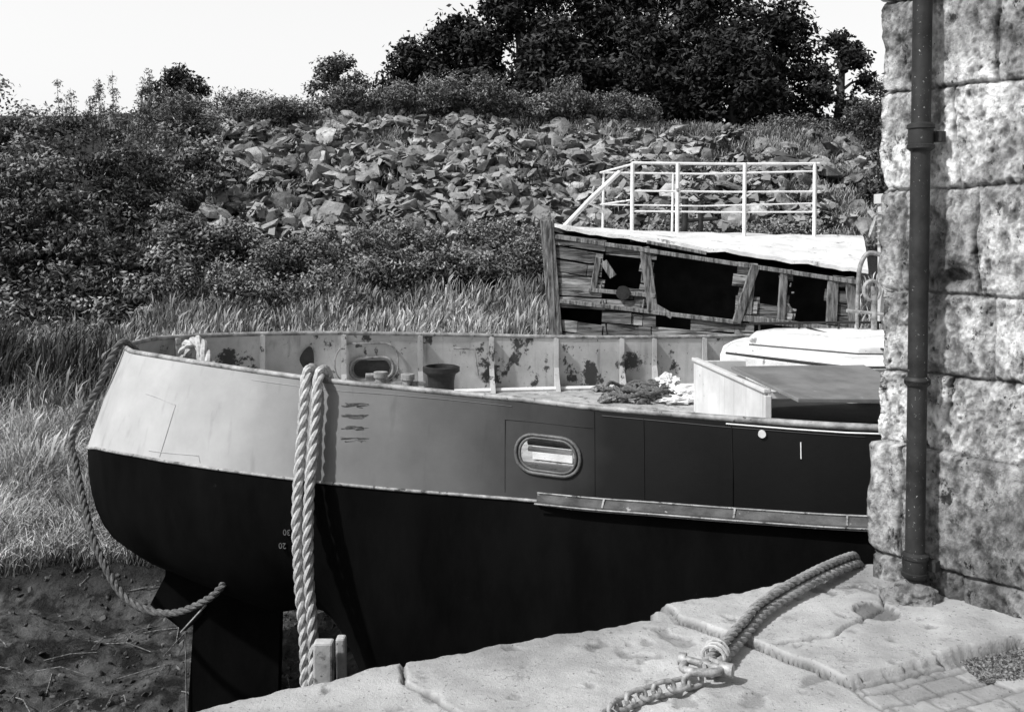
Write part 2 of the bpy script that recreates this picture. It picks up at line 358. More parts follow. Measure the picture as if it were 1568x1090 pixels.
# ------------------------------------------------------------ grass
def grass(name,P,h,w,tone,lean=.35,head=.0,wind=.10,parent=None):
    n=len(P); H=h*(.5+.8*rng.random(n)); a=rng.random(n)*6.283
    ln=H*lean*(.3+1.2*rng.random(n)); dx=np.cos(a)*ln+H*wind; dy=np.sin(a)*ln
    b=rng.random(n)*6.283; wx=np.cos(b)*w*.5*(.6+.8*rng.random(n)); wy=np.sin(b)*w*.3
    wx=np.where(np.abs(wx)<w*.15,w*.2,wx)
    x,y=P[:,0],P[:,1]; z=G(x,y)-.03
    H=H*(.75+.7*np.clip(fbm(x*1.3,y*1.3,35,3)+.4,0,1))
    def st(px,py,pz): return np.stack([px,py,pz],1)
    dr=.97-.25*np.clip(ln/H,0,1)
    v=[st(x-wx,y-wy,z),st(x+wx,y+wy,z),st(x-wx*.9+dx*.25,y-wy+dy*.25,z+H*.5),st(x+wx*.9+dx*.25,y+wy+dy*.25,z+H*.5),
       st(x-wx*.7+dx*.62,y-wy*.6+dy*.62,z+H*.8),st(x+wx*.7+dx*.62,y+wy*.6+dy*.62,z+H*.8),st(x+dx,y+dy,z+H*dr)]
    if head:
        hm=(rng.random(n)<head)[:,None]
        wv=st(wx*2.2,wy*2.2,wx*0)
        v[4]=np.where(hm,v[4]-wv,v[4]); v[5]=np.where(hm,v[5]+wv,v[5])
    V=np.stack(v,1).reshape(-1,3); o=np.arange(n)[:,None]*7
    q=np.concatenate([o+np.array([[0,1,3,2]]),o+np.array([[2,3,5,4]])]).tolist(); t=(o+np.array([[4,5,6]])).tolist()
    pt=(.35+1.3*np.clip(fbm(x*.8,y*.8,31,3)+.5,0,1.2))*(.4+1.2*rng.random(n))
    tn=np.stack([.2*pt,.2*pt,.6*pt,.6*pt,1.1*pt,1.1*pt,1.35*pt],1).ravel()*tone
    return mk(name,V,q+t,M_grass,parent,tone=tn)
def area(n,x0,x1,y0,y1): return np.stack([x0+(x1-x0)*rng.random(n),y0+(y1-y0)*rng.random(n)],1)
P=np.concatenate([area(56000,-9,-2.2,10.5,14),area(26000,-12.5,0,14,18.5)])
P=P[P[:,1]>10.6+.6*vn(P[:,0]*1.5,P[:,0]*0,4)]
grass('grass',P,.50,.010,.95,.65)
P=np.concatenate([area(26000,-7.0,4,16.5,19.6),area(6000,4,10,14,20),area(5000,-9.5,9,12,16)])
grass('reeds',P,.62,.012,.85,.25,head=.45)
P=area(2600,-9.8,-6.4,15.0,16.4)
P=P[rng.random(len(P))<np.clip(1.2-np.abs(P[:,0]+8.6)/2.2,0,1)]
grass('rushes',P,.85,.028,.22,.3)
P=area(60000,-12,13.5,22.,33)
mk_=fbm(P[:,0]*.35,P[:,1]*.5,21,2)
keep=(mk_<-.14)|(P[:,1]>29.5)|((P[:,0]>4.8)&(rng.random(len(P))<.6))|(rng.random(len(P))<.08)
grass('meadow_grass',P[keep],.30,.018,.9,.5)
wc=[]
for i in range(170):
    x=random.uniform(-9,13);y=random.uniform(22,32); wc.append((x,y,float(G(x,y))+.12,.35,.3,.2))
p=empty('weeds'); leaf_mass('leaves',wc,26000,.085,.045,(.10,.85),.15,p,nsub=5)
wc=[]
for i in range(130):
    x=random.uniform(-9,8);y=random.uniform(22,30.5); wc.append((x,y,float(G(x,y))+.28,.5,.4,.15))
leaf_mass('broad_leaves',wc,5200,.28,.24,(.35,1.05),.25,p,up=.9,nsub=7)

# ------------------------------------------------------------ steel barge
barge=empty('steel_barge')
near=[((-3.42,8.66,.56),(-3.72,8.6,-.30)),((-3.28,8.40,.55),(-3.49,8.25,-.25)),((-3.14,8.25,.55),(-3.25,8.0,-.224)),((-2.85,8.05,.54),(-2.98,7.85,-.226)),
 ((-2.53,7.83,.53),(-2.65,7.65,-.226)),((-1.92,7.5,.5),(-2.0,7.35,-.233)),((-1.38,7.27,.47),(-1.395,7.12,-.242)),((-.88,7.16,.44),(-.86,7.0,-.262)),((-.39,7.0,.42),(-.385,6.88,-.267)),
 ((.07,6.81,.41),(.1,6.72,-.262)),((.55,6.55,.40),(.55,6.5,-.245)),((.92,6.38,.40),(.92,6.33,-.225)),((1.55,6.08,.405),(1.5,6.08,-.2)),((2.17,5.8,.42),(2.14,5.8,-.16)),
 ((3.3,5.5,.45),(3.3,5.48,-.1)),((6,5.4,.55),(6,5.38,-.02)),((9,5.7,.75),(9.05,5.65,.1)),((10.8,6.9,.9),(10.9,6.85,.2)),((11.3,8.3,.95),(11.4,8.3,.25))]
farR=[(10.8,9.9,.9),(9,10.9,.75),(6,11.05,.55),(3.3,10.9,.43),(2.6,10.8,.42),(1.53,10.66,.42),(.46,10.5,.44),(-.58,10.33,.48),(-1.73,10.03,.53),(-2.5,9.78,.55),(-3.06,9.5,.56),(-3.33,9.2,.57),(-3.42,8.93,.565)]
st=list(near)
for (x,y,z) in farR:
    k=.05 if x>-2 else .22
    st.append(((x,y,z),(x-(.0 if x>-2 else .22*min(1,(-x-2)/1.2)),y+(k if x>-3.2 else .1),z-.7 if x<2 else z-.6)))
def spine(K):
    x=K[0]
    if x<-1.0:
        f=(x+3.72)/(3.72-1.0); return (-3.02+f*(3.02-1.15),8.5,-1.2-.38*min(1,f*1.5))
    f=min(1,(x+1.0)/.12)
    return (min(x,10.6),8.4,-1.6-1.1*f)
S=[spine(k) for r,k in st]
NS=6
R=catmull([s[0] for s in st],NS,True);K=catmull([s[1] for s in st],NS,True);SP=catmull(S,NS,True)
n=len(R); R=np.array(R);K=np.array(K);SP=np.array(SP)
rows=9;V=[];
for i in range(n):
    for j in range(rows):
        th=(j/(rows-1))*math.pi/2; w=math.cos(th)**.62 if j<rows-1 else 0; h=math.sin(th)**.9
        xy=SP[i][:2]+(K[i][:2]-SP[i][:2])*w; V.append((xy[0],xy[1],K[i][2]+(SP[i][2]-K[i][2])*h))
F=[]
for i in range(n):
    for j in range(rows-1):
        F.append((i*rows+j,i*rows+j+1,((i+1)%n)*rows+j+1,((i+1)%n)*rows+j))
mk('lower_hull',V,F,M_black,barge,True)
hullbvh=BVHTree.FromPolygons([Vector(v) for v in V],F)
V=[];F=[];mi=[]
def inward(i):
    t=R[(i+1)%n][:2]-R[(i-1)%n][:2]; t/=np.linalg.norm(t); nn=np.array([-t[1],t[0]])
    if np.dot(nn,np.array([max(-2.4,min(9,R[i][0])),8.5])-R[i][:2])<0: nn=-nn
    return nn
IN=[inward(i) for i in range(n)]
for i in range(n):
    nn=IN[i]*.02
    q=.006*math.sin(i*.9)+.005*math.sin(i*.37)
    M1=R[i]*.5+K[i]*.5; M1=M1-np.array([IN[i][0],IN[i][1],0])*(.010+q)
    V+=[tuple(R[i]),tuple(M1),tuple(K[i]),(K[i][0]+nn[0],K[i][1]+nn[1],K[i][2]),(M1[0]+nn[0],M1[1]+nn[1],M1[2]),(R[i][0]+nn[0],R[i][1]+nn[1],R[i][2])]
for i in range(n):
    a=i*6;b=((i+1)%n)*6
    for j in range(6):
        F.append((a+j,a+(j+1)%6,b+(j+1)%6,b+j)); mi.append(0 if j<2 else 1)
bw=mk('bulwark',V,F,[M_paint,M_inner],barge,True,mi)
outer=BVHTree.FromPolygons([Vector(v) for v in V],[f for k,f in enumerate(F) if k%6<2])
bm=bmesh.new(); bm.from_mesh(bw.data); bmesh.ops.recalc_face_normals(bm,faces=bm.faces); bm.to_mesh(bw.data); bm.free()
def on(x,z,off=.004,bvh=None):
    h=(bvh or outer).ray_cast(Vector((x,0,z)),Vector((0,1,0)))
    if h[0] is None: return Vector((x,7,z))
    nn=h[1]
    if nn.y>0: nn=-nn
    return h[0]+nn*off
def rrect(cx,cz,w,h,r,k=6):
    pts=[]
    for qx,qz,a0 in ((1,1,0),(-1,1,90),(-1,-1,180),(1,-1,270)):
        for j in range(k+1):
            a=math.radians(a0+90*j/k); pts.append((cx+qx*(w/2-r)+r*math.cos(a),cz+qz*(h/2-r)+r*math.sin(a)))
    return pts
hole=rrect(.243,.055,.36,.20,.085)
cv=[(x,6.2,z) for x,z in hole]+[(x,7.4,z) for x,z in hole]; m_=len(hole)
cut=mk('cut',cv,[tuple(range(m_)),tuple(range(2*m_-1,m_-1,-1))]+[(i,i+m_,(i+1)%m_+m_,(i+1)%m_) for i in range(m_)],M_paint)
bm=bmesh.new(); bm.from_mesh(cut.data); bmesh.ops.recalc_face_normals(bm,faces=bm.faces); bm.to_mesh(cut.data); bm.free()
bo=bw.modifiers.new('h','BOOLEAN'); bo.object=cut; bo.operation='DIFFERENCE'; bo.solver='EXACT'
dg=bpy.context.evaluated_depsgraph_get(); me=bpy.data.meshes.new_from_object(bw.evaluated_get(dg)); bw.modifiers.clear(); bw.data=me
bpy.data.objects.remove(cut)
bw.data.polygons.foreach_set('use_smooth',np.ones(len(bw.data.polygons),dtype=bool)); bw.data.set_sharp_from_angle(angle=math.radians(35))
mb=MB()
for (w,h,r,rad) in ((.43,.255,.12,.013),(.375,.215,.10,.010)):
    pp=rrect(.243,.055,w,h,r); mb.tube([on(x,z,.006) for x,z in pp+pp[:1]],rad,8)
mb.tube([(.12,7.05,.07),(.42,6.9,.07)],.025,10)
mb.make('fairlead',mat('fairlead_steel',.05,.14,9,8,rough=.45,bump=.3,spec=.4),barge,True)
mb=MB(); mb.box((.3,7.22,.0),((1,-.5,0),(.5,1,0),(0,0,1)),(.16,.01,.11)); mb.tube([(.12,7.0,.03),(.42,6.86,.03)],.018,10); mb.make('fairlead_rollers',M_white,barge,True)
mb=MB()
def seam(pts,r=.0035):
    o=[]
    for (a,b) in zip(pts[:-1],pts[1:]):
        for j in range(9): o.append(on(a[0]+(b[0]-a[0])*j/8,a[1]+(b[1]-a[1])*j/8,.001))
    mb.tube(o,r,5)
seam([(-2.78,-.2),(-2.67,.2),(-3.0,.25)]);seam([(-.05,-.22),(-.05,.27),(.55,.27),(.55,-.2)]);seam([(.55,.27),(.55,.38)]);seam([(.86,.36),(.86,-.2)]);seam([(1.38,.38),(1.38,-.18)],.005)
seam([(-2.4,-.2),(-2.42,-.15),(-2.9,-.17)]);seam([(-2.0,.44),(-1.2,.40),(0,.36)],.003);seam([(.6,.355),(1.3,.35),(2.1,.36)],.004)
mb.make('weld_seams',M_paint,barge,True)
mb=MB()
c=on(1.55,.33,.0); mb.tube([c,c+Vector((-.3,-1,0)).normalized()*.02],.024,14)
mb.tube([on(1.76,.30,.003),on(1.76,.2,.003)],.004,6)
mb.tube([on(x,z,.006) for x,z in ((1.35,.372),(1.7,.374),(2.0,.38),(2.2,.388))],.005,6)
mb.make('hull_white_marks',M_white,barge,True)  # white port disc, bar and line set on the bulwark
mb=MB()
for z0 in (.31,.23,.15,.07):
    a=[on(-1.22+j*.04,z0+.003*math.sin(j*2+z0*30),.0012) for j in range(5)]
    for q in (-.014,-.009,-.004,.001,.006,.011): mb.tube([p+Vector((random.uniform(-.04,.04),0,q)) for p in a],.0022,5)
mb.make('fender_scuffs',mat('scuff_rubber',.05,.12,20,6,rough=.8),barge)
mb=MB(); rp=[Vector(R[i])+Vector((IN[i][0]*.01,IN[i][1]*.01,.0)) for i in range(n)]; mb.tube(rp+rp[:1],.022,8,cap=False); mb.make('gunwale_rail',M_rail,barge,True)
mb=MB(); kp=[Vector(K[i]) for i in range(n)]; mb.tube(kp+kp[:1],.012,8,cap=False); mb.make('rubbing_strake',M_mold,barge,True)
V=[];F=[]; idx=[i for i in range(n) if K[i][0]>.12 and K[i][1]<8]
for i in idx:
    o_=-IN[i]; tp=min(1,(K[i][0]-.1)/.25)
    for (of,dz) in ((.0,.055),(.012,.052),(.045*tp+.01,.010),(.045*tp+.01,-.018),(.0,-.03)):
        V.append((K[i][0]+o_[0]*of,K[i][1]+o_[1]*of,K[i][2]+dz))
for a in range(len(idx)-1):
    for j in range(4): F.append((a*5+j,a*5+j+1,a*5+5+j+1,a*5+5+j))
F+=[(0,1,2,3,4)]
mk('fender_strake',V,F,M_timber,barge)
mb=MB()
for xx in (.62,1.4,2.0):
    i=min(idx,key=lambda q:abs(K[q][0]-xx)); o_=-IN[i]; c=Vector(K[i])+Vector((o_[0]*.036,o_[1]*.036,.034))
    mb.box(c,((o_[1],-o_[0],0),(o_[0]*.6,o_[1]*.6,-.8),(o_[0]*.8,o_[1]*.8,.6)),(.006,.03,.005))
for off_,dz,r in ((.012,.060,.006),(.056,-.004,.006)):
    tb=[Vector(K[i])+Vector((-IN[i][0]*off_,-IN[i][1]*off_,dz)) for i in idx]; mb.tube(tb,r,6)  # pale tubes draw edge highlights along the strake
mb.make('strake_straps_and_highlights',M_mold,barge)
ring=[]
for i in range(n):
    f=(R[i][2]+.12)/(R[i][2]-K[i][2]); f=min(f,.97); p=R[i]*(1-f)+K[i]*f; ring.append((p[0]+IN[i][0]*.008,p[1]+IN[i][1]*.008,-.12 if R[i][0]<3 else p[2]))
mk('deck',ring,[tuple(range(n))],M_deck,barge)
mb=MB()
def frame_at(i,s=1.):
    nn=Vector((IN[i][0],IN[i][1],0)); t=Vector((-nn.y,nn.x,0)); b=Vector(R[i])+nn*.022; zb=-.12
    top=R[i][2]-.01
    prof=[(0,top),(.05,top),(.05,.12),(.10,0.0),(.17,zb),(-.03,zb)]
    V=[]
    for sgn in (-1,1):
        for (d,z) in prof: V.append(b+nn*d+t*sgn*.010+Vector((0,0,z-R[i][2])))
    m=len(prof); F=[tuple(range(m)),tuple(range(2*m-1,m-1,-1))]+[(k,(k+1)%m,(k+1)%m+m,k+m) for k in range(m)]
    mb.add(V,F)
    fl=[(.052,top),(.052,.12),(.102,0.0),(.172,zb)]
    for (d0,z0),(d1,z1) in zip(fl[:-1],fl[1:]):
        a=b+nn*d0+Vector((0,0,z0-R[i][2]));c=b+nn*d1+Vector((0,0,z1-R[i][2])); mb.bar(a,c,.05,.01,up=nn)
fx=[-3.22,-2.5,-1.75,-1.0,-.27,.45,1.2,1.62,2.0,2.7,3.6]
fi=[i for i in range(n) if R[i][1]>8.8]; ni=[i for i in range(n) if R[i][1]<8.4]
for x in fx: frame_at(min(fi,key=lambda q:abs(R[q][0]-x)))
for x in (-2.9,-2.2,-.6,.8,1.8,2.8): frame_at(min(ni,key=lambda q:abs(R[q][0]-x)))
mb.make('bulwark_frames',M_inner,barge)
mb=MB()
wp=[Vector(R[i])+Vector((IN[i][0]*.09,IN[i][1]*.09,-.12-R[i][2]+.02)) for i in fi if R[i][0]<5]; mb.tube(wp,.024,6)
def farp(x,z):
    i=min(fi,key=lambda q:abs(R[q][0]-x)); nn=Vector((IN[i][0],IN[i][1],0)); t=Vector((nn.y,-nn.x,0)); 
    if t.x<0: t=-t
    return Vector((R[i][0],R[i][1],z))+t*((x-R[i][0]))+nn*.022
mb.make('waterway_bar',M_white,barge,True)
mb=MB(); pp=rrect(-1.45,.16,.42,.22,.1); mb.tube([farp(x,z) for x,z in pp+pp[:1]],.016,8)
mb.tube([farp(-1.5,.09)+Vector((0,-.05,0)),farp(-1.38,.09)+Vector((0,-.05,0))],.03,8)
pp=rrect(-1.5,.22,.62,.40,.16); mb.tube([farp(x,z) for x,z in pp+pp[:1]],.008,6)
mb.tube([farp(-.62,.35)+Vector((0,-.04,0)),farp(-.40,.33)+Vector((0,-.04,0)),farp(-.36,.05)+Vector((0,-.04,0))],.012,6)
mb.make('far_fairlead',M_rail,barge,True)
mb=MB(); mb.add([farp(x,z)+Vector((0,-.006,0)) for x,z in rrect(-1.45,.16,.36,.17,.08)],[tuple(range(28))])
mb.add([farp(-2.08+.07*math.cos(a),.28+.12*math.sin(a)+.03*math.sin(2*a))+Vector((0,-.006,0)) for a in np.linspace(0,6.1,16)],[tuple(range(16))])
mb.make('dark_opening_sheets',M_dark,barge)  # flat near-black sheets stand in for dark insides, no hole cut
mb=MB()
def lathe(cx,cy,prof,nn=20,m=0):
    V=[];F=[]
    for (r,z) in prof:
        for j in range(nn): a=2*math.pi*j/nn; V.append((cx+r*math.cos(a),cy+r*math.sin(a),z))
    for i in range(len(prof)-1):
        for j in range(nn): F.append((i*nn+j,i*nn+(j+1)%nn,(i+1)*nn+(j+1)%nn,(i+1)*nn+j))
    F.append(tuple((len(prof)-1)*nn+j for j in range(nn))); mb.add(V,F,1.,m)
lathe(-.65,9.0,[(.12,-.12),(.12,.2),(.13,.26),(.17,.29),(.17,.33),(.14,.34),(.13,.25)])
mb.make('drum_bollard',M_dark,barge,True)
mb=MB()
for (x,y,t) in ((-1.22,9.1,.27),(-.97,9.1,.25)):
    lathe(x,y,[(.05,-.12),(.05,t-.06),(.065,t-.05),(.065,t),(.0,t+.005)],14)
mb.bar((-1.4,9.1,.16),(-.8,9.1,.16),.04,.04)
mb.make('mooring_bitts',M_rail,barge,True)
mb=MB()
V=[(1.72,9.2),(1.93,7.4),(3.3,7.5),(3.2,9.25)]
def wallp(a,b,z0,z1,w=.03): mb.bar((a[0],a[1],(z0+z1)/2),(b[0],b[1],(z0+z1)/2),w,z1-z0)
wallp(V[0],V[1],-.12,.36);wallp(V[3],V[0],-.12,.36);wallp(V[2],V[3],-.12,.36)
mb.bar((1.715,9.2,.375),(1.925,7.38,.375),.06,.03)
mb.bar((1.93,7.4,.34),(3.3,7.5,.34),.03,.05); mb.bar((1.93,7.4,.12),(1.93,7.4,.34),.05,.05)
mb.make('hatch_coaming',M_coam,barge,bevel=.006)
mb=MB(); q=[(1.80,8.05,.47),(2.02,6.92,.40),(3.1,7.1,.36),(3.0,8.35,.44)]
mb.add([Vector(p) for p in q]+[Vector(p)-Vector((0,0,.028)) for p in q],[(0,1,2,3),(7,6,5,4),(0,4,5,1),(1,5,6,2),(2,6,7,3),(3,7,4,0)])
mb.make('hatch_lid',M_lid,barge,bevel=.005)
mb=MB(); mb.box((2.6,8.3,.0),((1,0,0),(0,1,0),(0,0,1)),(.55,.7,.1)); mb.make('hold_floor',M_inside,barge)
def prism(fp,z0,z1,ins,z2):
    c=np.mean(np.array(fp),0); k=len(fp); V=[(x,y,z0) for x,y in fp]+[(x,y,z1) for x,y in fp]
    V+=[(x+(c[0]-x)*ins,y+(c[1]-y)*ins*1.8,z2) for x,y in fp]; F=[]
    for r_ in range(2):
        for i in range(k): F.append((r_*k+i,r_*k+(i+1)%k,(r_+1)*k+(i+1)%k,(r_+1)*k+i))
    F.append(tuple(range(2*k,3*k))); mb.add(V,F)
mb=MB(); prism([(2.0,9.42),(2.9,8.42),(7,8.25),(7,10.3),(2.35,10.3),(2.15,10.0)],-.12,.40,.06,.47)
prism([(2.3,9.55),(3.1,8.8),(6.8,8.6),(6.8,10.1),(2.5,10.1)],.46,.54,.10,.585)
mb.make('coachroof',M_roof,barge,bevel=.02)
mb=MB(); mb.tube([(2.4,9.9,.64),(3.2,9.9,.65),(5.5,9.9,.66)],.014,6)
for x in (2.5,2.9,3.3,3.7): mb.tube([(x,9.9,.57),(x,9.9,.65)],.012,6)
mb.tube([(2.05,9.38,.41),(2.9,8.4,.41),(6,8.3,.42)],.012,6)
mb.tube([(2.3,9.5,.475),(3.1,8.78,.475),(6,8.6,.475)],.010,6)
mb.tube([(2.98,9.9,.6),(3.4,8.5,.5)],.010,6)
mb.make('grab_rail',M_dark,barge,True)
mb=MB(); mb.box((5.0,9.2,1.2),((1,0,0),(0,1,0),(0,0,1)),(1.27,.8,.62)); mb.box((5.0,9.2,1.9),((1,0,0),(0,1,0),(0,0,1)),(1.29,.85,.05))
for k in range(6): mb.box((3.72,9.85,1.45+k*.06),((1,0,.5),(0,1,0),(-.5,0,1)),(.02,.13,.006),m=1)
mb.box((3.72,9.3,1.3),((1,0,0),(0,1,0),(0,0,1)),(.012,.3,.28),m=2); mb.box((4.7,8.39,1.35),((1,0,0),(0,1,0),(0,0,1)),(.5,.012,.25),m=2)
mb.make('wheelhouse',[M_coam,M_rail,M_dark],barge,bevel=.01)
mb=MB(); mb.tube(catmull([(3.48,9.9,.5),(3.50,9.9,1.0),(3.52,9.9,1.22),(3.60,9.9,1.35),(3.74,9.9,1.33)],6),.024,8)
mb.tube([(3.62,9.8,1.02),(3.62,9.8,.5)],.03,8)
rg=[(3.6+.08*math.cos(a),9.8,.98+.10*math.sin(a)) for a in np.linspace(0,6.283,16)]; mb.tube(rg,.02,6)
mb.tube([(3.35,9.8,.78),(3.75,9.8,.74)],.02,6)
mb.make('vent_pipe',M_rail,barge,True)
pr=[(-2.98,-1.1),(-2.98,-1.38),(-3.11,-1.63),(-2.82,-1.86),(-2.74,-1.80),(-2.8,-2.75),(-2.02,-2.75),(-1.98,-1.2)]
m=len(pr); V=[(x,8.42,z) for x,z in pr]+[(x,8.54,z) for x,z in pr]
mk('rudder',V,[tuple(range(m)),tuple(range(2*m-1,m-1,-1))]+[(i,(i+1)%m,(i+1)%m+m,i+m) for i in range(m)],M_black,barge)
mb=MB(); mb.tube([(-2.62,8.40,-1.62),(-2.84,8.40,-1.86)],.010,6); mb.tube([(-2.80,8.40,-1.86),(-2.79,8.40,-2.7)],.005,6)
mb.make('rudder_edge',M_rail,barge)
mb=MB(); lathe(-1.55,8.48,[(.03,-2.05),(.07,-2.0),(.07,-1.95)],10)
for a in (0.5,2.6,4.7):
    c=Vector((-1.5,8.48,-2.05)); d=Vector((0,math.cos(a),math.sin(a))); t=Vector((.5,-math.sin(a)*.86,math.cos(a)*.86))
    mb.add([c,c+d*.15+t*.09,c+d*.33+t*.05,c+d*.34-t*.05,c+d*.15-t*.09],[(0,1,2,3,4)])
mb.make('propeller',M_dark,barge)
for k,(x,z,s) in enumerate(((-1.66,-.62,'30'),(-1.70,-.73,'20'))):
    cu=bpy.data.curves.new('draught_mark','FONT'); cu.body=s; cu.size=.06; cu.extrude=.002; cu.align_x='CENTER'
    o=bpy.data.objects.new('draught_mark_%d'%k,cu); COL.objects.link(o); p=on(x,z,.012,hullbvh); o.location=p; o.rotation_euler=(math.radians(90),math.radians(180),math.radians(-10)); o.parent=barge
    cu.materials.append(M_faint)
mb=MB()
rope(mb,[(-1.52,7.75,.35),(-1.52,7.5,.52),(-1.52,7.28,.53),(-1.52,7.19,.42),(-1.53,7.10,.0),(-1.545,7.04,-.4),(-1.53,7.03,-.9),(-1.49,7.03,-1.4),(-1.47,7.03,-2.5)],.040)
rope(mb,[(-1.42,7.7,.35),(-1.42,7.48,.51),(-1.42,7.23,.53),(-1.42,7.15,.42),(-1.435,7.06,.0),(-1.455,7.0,-.4),(-1.45,6.99,-.9),(-1.42,7.0,-1.4),(-1.43,7.02,-2.5)],.040)
rope(mb,[(-2.62,9.1,.15),(-2.86,8.75,.45),(-2.80,8.62,.60),(-2.70,8.5,.60),(-2.6,8.4,.45),(-2.5,8.3,.30)],.05)
rope(mb,[(-2.95,9.1,.1),(-2.95,8.8,.40),(-2.88,8.7,.57),(-2.74,8.6,.58),(-2.68,8.5,.45),(-2.6,8.4,.3)],.05)
mb.make('mooring_hawser',M_rope,barge,True)
mb=MB()
rope(mb,[(-3.2,8.75,.3),(-3.38,8.6,.6),(-3.47,8.5,.5),(-3.58,8.5,.24),(-3.83,8.55,-.2),(-3.79,8.5,-.42),(-3.64,8.35,-.78),(-3.47,8.2,-1.09),(-3.17,8.05,-1.44),(-2.79,7.95,-1.52),(-2.41,7.8,-1.34),(-2.2,7.7,-1.1)],.030)
mb.make('stern_line',M_roped,barge,True)
mb=MB()
for k in range(9):
    cx,cy=random.uniform(1.15,1.8),random.uniform(9.7,10.15); rr=random.uniform(.12,.26)
    rope(mb,[(cx+rr*1.3*math.cos(a+k),cy+rr*math.sin(a+k),-.08+random.uniform(0,.10)) for a in np.linspace(0,random.uniform(4,6.2),9)],.02)
mb.make('rope_coil',M_roped,barge,True)
mb=MB()
def lump(c,r,sq,nn=3,amp=.35,tone=1.):
    bm=bmesh.new(); bmesh.ops.create_icosphere(bm,subdivisions=nn,radius=1)
    for v in bm.verts:
        k=1+amp*noise.noise(v.co*1.7+Vector(c)*3)+amp*.5*noise.noise(v.co*5+Vector(c))+amp*.25*noise.noise(v.co*12); v.co=Vector((v.co.x*r*sq[0],v.co.y*r*sq[1],v.co.z*r*sq[2]))*k+Vector(c)
    vs=[v.co.copy() for v in bm.verts]; fs=[[v.index for v in f.verts] for f in bm.faces]; bm.free(); mb.add(vs,fs,tone)
lump((1.58,9.9,.05),.10,(1,1,.8),4,.7); lump((1.75,9.7,-.03),.12,(1.2,.6,.6),4,.7); lump((1.62,9.6,-.08),.1,(1.6,.6,.4),4,.7); mb.make('crumpled_tarpaulin',M_white,barge)
mb=MB()
for k in range(26): lump((random.uniform(.9,1.95),random.uniform(9.6,10.45),-.09),random.uniform(.02,.07),(1.3,1,.7),2,.8)
mb.make('debris',M_post,barge)

# ------------------------------------------------------------ wrecked wooden boat
wreck=empty('wrecked_wooden_boat')
A0=Vector((.45,12,0)); dA=Vector((.975,-.222,0)).normalized(); nA=Vector((-dA.y,dA.x,0))
def W(a,z,off=0): return A0+dA*a+nA*(-off)+Vector((0,0,z))
topz=lambda a:1.60-.147*a
holes=[(.657,1.152,.90,1.22),(1.27,2.26,.50,1.33),(2.45,2.74,.72,1.10),(2.85,3.3,.52,1.0)]
mb=MB()
z=-1.6;row=0
while z<1.7:
    hgt=.15; sl_=.147 if z>.9 else .06
    zc=z+hgt/2; edges=[0,3.6]+[random.uniform(.3,3.3) for _ in range(3)]
    for h in holes: edges+=[h[0]+random.uniform(-.03,.06),h[1]+random.uniform(-.08,.03)]
    edges=sorted(edges)
    for a0,a1 in zip(edges[:-1],edges[1:]):
        am=(a0+a1)/2; za=zc-sl_*am
        if za+hgt*.4>topz(am): continue
        if any(h[0]<=am<=h[1] and h[2]-.04<za<h[3]+.02 for h in holes): continue
        if a1-a0<.03: continue
        if zc>.4 and random.random()<.09: continue
        j=random.uniform(-.012,.012); q=random.uniform(0,.014)
        p0=W(a0+.002,zc-sl_*a0+j,.01+q);p1=W(a1-.002,zc-sl_*a1+j+random.uniform(-.018,.018),.01+q+random.uniform(-.01,.03))
        mb.bar(p0,p1,.03,hgt-random.uniform(.006,.022),tone=random.uniform(.45,1.35))
    z+=hgt;row+=1
mb.make('side_planking',M_plank,wreck,tone=True)
mb=MB()
mb.bar(W(-.02,1.70,.03),W(.10,.2,.03),.16,.12,up=(0,1,0))
mb.bar(W(.0,1.7,.05),W(.15,-1.4,.05),.07,.10,up=(0,1,0))
def post(a0,z0,a1,z1,w=.1,off=.05): mb.bar(W(a0,z0,off),W(a1,z1,off),.05,w,up=(1,0,0))
post(1.17,1.38,1.27,.62,.12);post(2.46,1.18,2.24,.5,.10,.08);post(2.78,1.12,2.74,.5,.09);post(3.32,1.0,3.3,.5,.12);post(3.5,1.05,3.55,.4,.1);post(.62,1.25,.55,.85,.07)
post(2.42,.98,2.38,.6,.06)
mb.bar(W(.1,1.50,.06),W(3.6,1.50-.147*3.5,.06),.06,.05);mb.bar(W(.5,.86,.05),W(1.3,.80,.05),.05,.05);mb.bar(W(.15,.72,.05),W(2.3,.50,.05),.05,.05);mb.bar(W(2.3,.56,.06),W(3.6,.42,.06),.05,.07)
mb.bar(W(1.2,1.44,.07),W(1.9,1.31,.07),.03,.04)
mb.bar(W(1.25,.70,.05),W(1.5,.56,.06),.03,.07);mb.bar(W(.68,1.20,.05),W(.80,1.02,.05),.03,.09)
for k in range(22):
    a=random.choice([.66,1.15,2.73,2.86,3.28]); zz=random.uniform(.6,1.25)
    if zz<topz(a)-.15: mb.bar(W(a,zz,.05),W(a+random.uniform(-.05,.05),zz+random.uniform(-.12,.12),.06),.012,.022)
mb.make('rotten_frames',M_post,wreck,bevel=.008)
mb=MB(); c=W(.92,.83,.06)
mb.tube([c,c-nA*.03],.085,16); mb.make('porthole',M_dark,wreck,True)
B_L=Vector((.85,15,0));B_R=Vector((5.0,14.2,0)); fr=W(3.62,0); fl=W(0.02,0)
mb=MB()
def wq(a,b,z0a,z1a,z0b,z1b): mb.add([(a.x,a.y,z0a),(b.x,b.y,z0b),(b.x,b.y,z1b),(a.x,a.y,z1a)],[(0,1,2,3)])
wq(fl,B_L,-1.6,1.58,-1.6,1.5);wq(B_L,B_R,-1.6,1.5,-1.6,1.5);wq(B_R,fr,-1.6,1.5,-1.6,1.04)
i0=W(.1,0,-.9);i1=W(3.55,0,-.9); wq(i0,i1,-1.6,1.50,-1.6,1.02)  # inner wall added behind the gaps to keep the inside dark
mb.make('house_walls_and_added_inner_wall',M_inside,wreck)
mb=MB()
